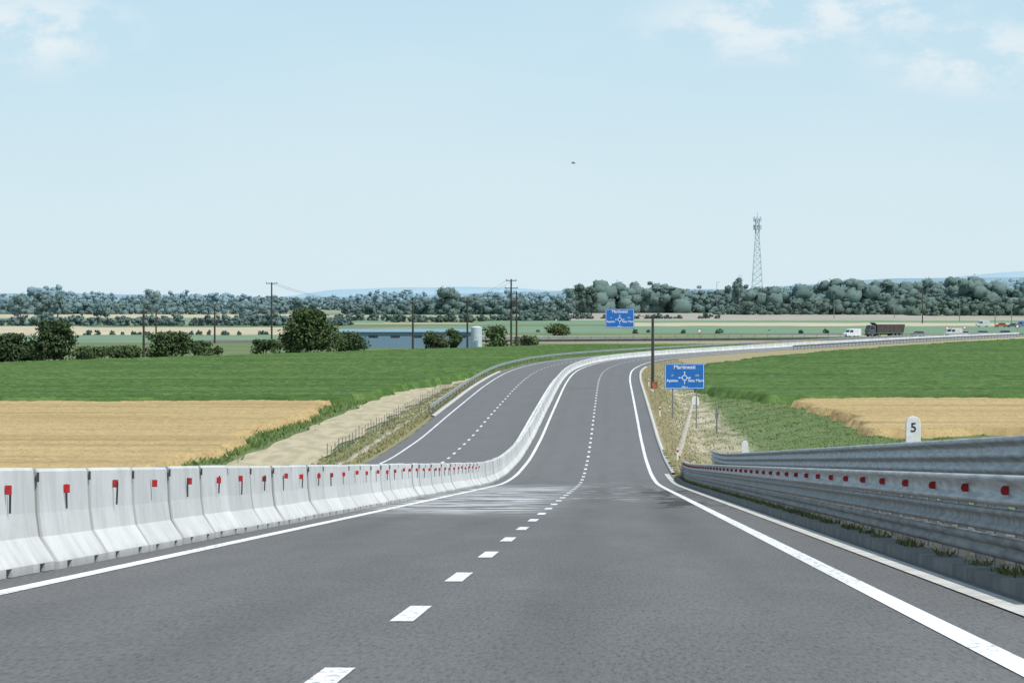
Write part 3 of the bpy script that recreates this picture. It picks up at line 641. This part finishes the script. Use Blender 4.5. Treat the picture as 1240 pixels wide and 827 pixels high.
pp=[pole(174,722,375,'plain','dark wooden utility pole rising out of the hedge'),pole(189,1080,375,'plain','slim distant wooden utility pole'),pole(260,990,370,'plain','dark wooden utility pole behind the hedge'),
 pole(329,1000,342,'h','tall wooden utility pole with two crossarms'),pole(500,868,365,'plain','dark wooden pole beside the blue building'),pole(566,890,362,'plain','dark wooden pole beside the white tank'),
 pole(619,920,338,'twin','tall twin wooden pole carrying a transformer'),pole(1117,1600,350,'plain','slim wooden pole on the far fields')]
def wire(a,b_,sag,label):
    a=Vector(a);b_=Vector(b_); mb=MB(); pr=a
    for k in range(1,13):
        t_=k/12; q=a.lerp(b_,t_)-Vector((0,0,sag*4*t_*(1-t_))); mb.tube(q-a,pr-a,.03,n=3,cap=False); pr=q
    o=mb.make('power_line',M_dark,loc=a); top(o,label,'overhead wire','wires between utility poles')
for d in(-1.2,1.2):
    o3=lambda p:(p[0]+d*.6,p[1],p[2]-.1)
    wire(o3(pp[3]),o3(pp[4]),2.,'thin sagging black wire strung between poles'); wire(o3(pp[4]),o3(pp[5]),.6,'thin black wire strung between poles')
    wire(o3(pp[5]),o3(pp[6]),.6,'thin black wire rising to the twin pole')
for px,D,yt in((868,2400,342),(895,2500,334),(1083,2000,352),(1162,1700,360),(1010,1900,357),(1205,1400,372),(1225,1500,366)):
    h=hz(yt,D); e=empty('lamp_mast',(bx(px,D),D,0),'slim grey lamp mast beyond the fields','street lamp','lamp masts beyond the fields')
    mb=MB(); mb.tube((0,0,-.2),(0,0,h),.2,.12,n=6); mb.make('pole',M_galvd,e); mb=MB(); mb.prof([(-.05,h),(1.1,h+.12),(2.,h+.1),(2.,h+.25),(1.0,h+.3),(-.05,h+.15)],-.2,.2,'y'); mb.make('lamp_head',M_galvd,e)

# ------------------------------------------------------------ lattice tower
D=3000; ht=hz(262,D); e=empty('lattice_tower',(bx(917,D),D,0),'tall pale steel lattice telecom mast with antennas','telecom tower')
M_tw=simple('haze_tinted_tower_steel',(.50,.60,.66),(.44,.54,.60),.1,rough=.6)  # steel colour shifted to a pale blue to carry the distance haze
mb=MB(); hw=lambda z:5.2+(1.5-5.2)*min(1,z/(ht*.8)); n=15
zs=[ht*.97*k/n for k in range(n+1)]
for sx,sy in((-1,-1),(1,-1),(1,1),(-1,1)):
    for k in range(n): mb.tube((sx*hw(zs[k]),sy*hw(zs[k]),zs[k]),(sx*hw(zs[k+1]),sy*hw(zs[k+1]),zs[k+1]),.32,n=4,cap=False)
for k in range(n):
    a,b_=hw(zs[k]),hw(zs[k+1])
    for s_ in(-1,1):
        mb.tube((-a,s_*a,zs[k]),(b_,s_*b_,zs[k+1]),.18,n=3,cap=False); mb.tube((a,s_*a,zs[k]),(-b_,s_*b_,zs[k+1]),.18,n=3,cap=False)
        mb.tube((s_*a,-a,zs[k]),(s_*b_,b_,zs[k+1]),.18,n=3,cap=False); mb.tube((-b_,s_*b_,zs[k+1]),(b_,s_*b_,zs[k+1]),.18,n=3,cap=False)
mb.make('lattice_frame',M_tw,e)
for zc in(ht-2,ht-8.5):
    mb=MB(); mb.tube((0,0,zc-2.2),(0,0,zc-1.8),3.4,n=10); mb.make('platform',M_tw,e)
    for a in range(6):
        t_=a*math.pi/3+.3; x,y=3.0*math.cos(t_),3.0*math.sin(t_)
        mb=MB(); mb.box(x-.45,x+.45,y-.45,y+.45,zc-1.8,zc+1.6); mb.make('antenna',M_tw,e,bevel=.1)
mb=MB(); mb.tube((0,0,ht-2),(0,0,ht+3),.25,n=5); mb.make('lightning_rod',M_tw,e)

# ------------------------------------------------------------ buildings
M_bw=simple('blue_grey_cladding',(.17,.28,.37),(.15,.24,.32),1.5,stretch=(4,1,.2)); M_rf=simple('blue_grey_roof_sheet',(.20,.32,.40),(.17,.27,.34),1.,rough=.6); M_gl=simple('dark_glass',(.03,.045,.06),(.02,.03,.04),1.,rough=.15)
D=905; x0,x1=bx(412,D),bx(572,D); zt=hz(400,D)
e=empty('warehouse',((x0+x1)/2,D,0),'long low blue-grey metal warehouse behind the maize field','building'); W=(x1-x0)/2
mb=MB(); mb.box(-W,W,0,14,0,zt-.5); mb.make('wall',M_bw,e)
mb=MB(); mb.prof([(-.4,zt-.5),(14.4,zt-.5),(14.4,zt-.3),(7,zt+.25),(-.4,zt-.3)],-W-.3,W+.3); mb.make('roof',M_rf,e)
for k in range(6):
    xc=-W+W*2*(k+.5)/6
    mb=MB(); mb.box(xc-1.1,xc+1.1,-.05,.02,2.4,2.9); mb.make('window',M_gl,e)
mb=MB(); mb.box(W-6,W-3,-.06,.02,.02,3.); mb.make('door',M_rf,e)
D=885; xk=bx(577,D); zt=hz(395,D); e=empty('white_tank',(xk,D,0),'small white upright tank beside the warehouse','storage tank')
mb=MB(); mb.tube((0,0,-.1),(0,0,zt-.3),1.3,n=20); mb.tube((0,0,zt-.3),(0,0,zt),1.3,.6,n=20); mb.make('shell',simple('pale_tank',(.5,.58,.62),(.42,.5,.54),1.),e)
mb=MB(); mb.box(-.35,.35,-1.4,-1.28,0,2.); mb.make('door',M_rf,e)

# ------------------------------------------------------------ vehicles
def wheel(e,x,y,r,w):
    mb=MB(); mb.tube((x,y-w/2,r),(x,y+w/2,r),r,n=18); o=mb.make('wheel',M_black,e)
    mb=MB(); mb.tube((x,y-w/2-.012,r),(x,y+w/2+.012,r),r*.55,n=12); mb.make('rim',M_galvd,o)
M_tcab=simple('dark_truck_paint',(.10,.11,.12),(.07,.075,.08),1.,rough=.4)
M_body=simple('brown_tipper',(.075,.06,.05),(.05,.042,.036),1.)
def truck(x,y,z,ang):
    e=empty('dump_truck',(x,y,z),'dark dump truck with a high brown-black tipping body','truck'); e.rotation_euler=(0,0,ang)
    mb=MB(); mb.prof([(-5.9,.75),(-3.7,.75),(-3.7,3.1),(-4.2,3.35),(-5.3,3.3),(-5.75,2.2),(-5.95,2.0)],-1.2,1.2,'y'); mb.make('cab',M_tcab,e,bevel=.05)
    mb=MB(); mb.V=[(-5.76,-1.0,2.25),(-5.76,1.0,2.25),(-5.39,1.0,3.1),(-5.39,-1.0,3.1)]; mb.F=[(0,1,2,3)]; mb.make('windscreen',M_gl,e)
    for s_ in(-1,1):
        mb=MB(); mb.prof([(-5.45,2.15),(-4.2,2.15),(-4.2,2.95),(-5.15,2.95)],s_*1.205,s_*1.225,'y'); mb.make('side_window',M_gl,e)
        mb=MB(); mb.box(-5.98,-5.93,s_*.9-.18,s_*.9+.18,.95,1.2); mb.make('headlight',M_signw,e)
    mb=MB(); mb.box(-6.05,-5.85,-1.2,1.2,.45,.8); mb.make('bumper',M_dark,e,bevel=.03)
    mb=MB(); mb.box(-5.3,5.8,-.45,.45,.7,1.05); mb.make('chassis',M_dark,e)
    mb=MB(); mb.prof([(-3.3,1.15),(5.6,1.15),(6.1,3.5),(-3.3,3.5),(-4.2,4.0),(-4.2,3.85),(-3.35,3.3)],-1.25,1.25,'y'); mb.make('tipping_body',M_body,e)
    for k in range(7):
        xx=-3.+k*1.4; mb=MB(); mb.box(xx,xx+.15,-1.33,1.33,1.2,3.4); mb.make('body_rib',M_tcab,e)
    for xx in(-4.9,-2.6,2.2,3.5,4.8):
        for s_ in(-1,1): wheel(e,xx,s_*1.0,.52,.35)
def onroad(px,D,lt): return CROSS.at(np.interp(bx(px,D),cp[:,0],seg),lt)
tp=onroad(1079,1070,-2.4); truck(tp[0],tp[1],float(tp[2])-.03,math.radians(28))
def car(x,y,z,ang,col,label,kind='car'):
    e=empty('car' if kind=='car' else 'van',(x,y,z),label,kind,'vehicles near the junction'); e.rotation_euler=(0,0,ang); hh={'car':1.45,'van':2.3}[kind]
    mt=simple('car_paint',col,tuple(c*.8 for c in col),1.,rough=.35)
    if kind=='van':
        mb=MB(); mb.prof([(-2.5,.35),(2.5,.35),(2.55,2.2),(2.4,2.35),(-.9,2.35),(-1.2,2.25),(-1.75,1.3),(-2.45,1.05),(-2.55,.8)],-.98,.98,'y'); mb.make('body',mt,e,bevel=.05)
        mb=MB(); mb.V=[(-1.74,-.8,1.36),(-1.74,.8,1.36),(-1.24,.74,2.17),(-1.24,-.74,2.17)]; mb.F=[(0,1,2,3)]; mb.make('windscreen',M_gl,e)
        for s_ in(-1,1):
            mb=MB(); mb.prof([(-1.6,1.35),(-.3,1.35),(-.3,2.0),(-1.2,2.0)],s_*.985,s_*1.0,'y'); mb.make('side_window',M_gl,e)
    else:
        mb=MB(); mb.prof([(-2.2,.3),(2.2,.3),(2.22,.8),(1.7,.95),(-1.2,.98),(-2.15,.78)],-.87,.87,'y'); mb.make('body',mt,e,bevel=.04)
        mb=MB(); hi=[(-.55,hh),(1.35,hh)]
        mb.V=[(-1.25,-.83,.96),(1.8,-.83,.94),(1.8,.83,.94),(-1.25,.83,.96),(hi[0][0],-.66,hh),(hi[1][0],-.66,hh),(hi[1][0],.66,hh),(hi[0][0],.66,hh)]
        mb.F=[(0,1,5,4),(1,2,6,5),(2,3,7,6),(3,0,4,7)]; mb.make('window',M_gl,e)
        mb=MB(); mb.box(hi[0][0]-.05,hi[1][0]+.05,-.68,.68,hh-.02,hh+.04); mb.make('roof',mt,e)
    for xx in(-1.45,1.45):
        for s_ in(-1,1): wheel(e,xx,s_*.8,.34,.2)
for px,D,lt,col,lb,vn in((1041,1057,-2.0,(.75,.76,.76),'white van driving ahead of the dump truck','van'),(1196,1093,-2.4,(.30,.33,.37),'silver car waiting on the crossing road','car'),(1150,1081,2.2,(.6,.6,.58),'white van on the crossing road','van'),(1119,1076,-2.2,(.2,.21,.23),'dark grey car behind the dump truck','car'),(1234,1130,2.2,(.7,.7,.7),'white van on the crossing road','van'),(1172,1088,-2.2,(.65,.66,.66),'white car on the crossing road','car'),(1216,1110,-2.2,(.07,.09,.15),'dark blue car on the crossing road','car')):
    p=onroad(px,D,lt); car(p[0],p[1],float(p[2])-.03,math.radians(32),col,lb,vn)
for px,D,col,lb,vn in((1226,1400,(.08,.10,.16),'dark blue car parked beyond the junction','car'),(1190,1420,(.6,.62,.62),'white van beyond the junction','van'),(1212,1410,(.45,.10,.06),'dull red car beyond the junction','car'),(1238,1390,(.10,.2,.42),'blue van parked beyond the junction','van')):
    car(bx(px,D),D,.75,.15,col,lb,vn)
M_or=simple('orange_plastic',(.65,.17,.04),(.5,.12,.03),2.)
for px,D in((1106,1050),(1137,1062),(1164,1072),(1176,1078),(1214,1085)):
    p=onroad(px,D,5.2); e=empty('traffic_cone',(p[0],p[1],float(p[2])-.03),'orange and white traffic cone beside the junction','traffic cone','cones at the junction')
    mb=MB(); mb.tube((0,0,0),(0,0,.95),.25,.04,n=10); mb.make('cone',M_or,e); mb=MB(); mb.tube((0,0,.4),(0,0,.62),.165,.12,n=10); mb.make('stripe',M_signw,e); mb=MB(); mb.box(-.3,.3,-.3,.3,-.02,.05); mb.make('foot',M_dark,e)
for px,D,lb in((847,1010,'small round road sign by the crossing road'),(1147,1100,'small round road sign at the junction'),(1168,1120,'small round road sign at the junction'),(1232,1160,'small round road sign at the junction')):
    e=empty('small_road_sign',(bx(px,D),D,.1),lb,'road sign','small signs at the junction'); mb=MB(); mb.tube((0,0,-.3),(0,0,3.3),.06,n=6); mb.make('post',M_galvk,e)
    mb=MB(); mb.tube((0,-.07,2.9),(0,-.1,2.9),.5,n=16); o=mb.make('rim_disc',M_red,e); mb=MB(); mb.tube((0,-.1,2.9),(0,-.12,2.9),.36,n=16); mb.make('face',M_signw,e)
# bird
mb=MB(); bird_loc=(bx(694,400),400,hz(198,400))
mb.tube((-.2,0,0),(.22,0,.03),.03,.09,n=6)
b0=mb.make('bird',M_galvd,loc=bird_loc,smooth=True); top(b0,'small grey bird gliding in the sky','bird')
mb=MB(); mb.V=[(-.08,0,.05),(.1,0,.05),(.02,-.25,.16),(.08,-.5,.06),(.02,.25,.16),(.08,.5,.06),(-.1,-.25,.15),(-.1,.25,.15)]; mb.F=[(0,1,2,6),(6,2,3),(1,0,7,4),(4,7,5)]; mb.make('wing',M_galvd,b0)

# ------------------------------------------------------------ light, sky, camera
EL,AZ=math.radians(57),math.radians(132)
S=Vector((math.cos(EL)*math.sin(AZ),math.cos(EL)*math.cos(AZ),math.sin(EL)))
sl=bpy.data.lights.new('sun','SUN'); sl.energy=4.3; sl.angle=math.radians(.5); sl.color=(1,.965,.91)
so=bpy.data.objects.new('sun',sl); link(so); so.rotation_euler=(-S).to_track_quat('-Z','Y').to_euler()
w=bpy.data.worlds.new('World'); scn.world=w; w.use_nodes=True; nt=w.node_tree; bg=nt.nodes['Background']
sky=nt.nodes.new('ShaderNodeTexSky'); sky.sky_type='NISHITA'; sky.sun_disc=False; sky.sun_elevation=EL; sky.sun_rotation=AZ; sky.air_density=1.; sky.dust_density=.6; sky.ozone_density=1.6
tc=nt.nodes.new('ShaderNodeTexCoord').outputs['Generated']
def blob(x,z,rx,rz):
    n=nt.nodes.new('ShaderNodeMapping'); n.inputs['Location'].default_value=(-x/rx,0,-z/rz); n.inputs['Scale'].default_value=(1/rx,0,1/rz); nt.links.new(tc,n.inputs[0])
    l=nt.nodes.new('ShaderNodeVectorMath'); l.operation='LENGTH'; nt.links.new(n.outputs[0],l.inputs[0]); return mth(nt,'SUBTRACT',1.,rng(nt,l.outputs['Value'],.2,1.3))
bl=blob(-.125,.069,.028,.012)
for q in((.065,.071,.034,.011),(.122,.062,.032,.011),(.09,.074,.03,.008)): bl=mth(nt,'MAXIMUM',bl,blob(*q))
cn=noise(nt,mapping(nt,tc,(24,1,44)),1.9,9,.6); cw=noise(nt,mapping(nt,tc,(5,1,16)),1.6,5,.55)
cl_=mth(nt,'MULTIPLY',bl,rng(nt,cn,.42,.60)); veil=mth(nt,'MULTIPLY',rng(nt,cw,.38,.78),.22)
sz=nt.nodes.new('ShaderNodeSeparateXYZ'); nt.links.new(tc,sz.inputs[0])
# thin summer haze layer: thickest at the horizon, clearing with elevation
hz_f=rng(nt,sz.outputs[2],0.0,.6,.90,.30)
hcol=mix(nt,rng(nt,sz.outputs[2],0.,.085),(7.0,8.6,9.4),(5.5,7.8,9.3))
skc=mix(nt,hz_f,sky.outputs[0],hcol)
skc=mix(nt,veil,skc,(7.5,8.6,9.1)); skc=mix(nt,mth(nt,'MULTIPLY',cl_,.75),skc,(8.6,9.1,9.3))
nt.links.new(skc,bg.inputs[0]); bg.inputs[1].default_value=.1
cam=bpy.data.cameras.new('camera'); co=bpy.data.objects.new('camera',cam); link(co)
cam.sensor_width=36; cam.lens=36*F/1240; cam.clip_start=.5; cam.clip_end=40000
co.location=(0,0,H); co.rotation_euler=(math.radians(90)-math.atan(55.5/F),0,0); scn.camera=co
scn.view_settings.view_transform='Standard'; scn.view_settings.look='None'; scn.view_settings.exposure=0
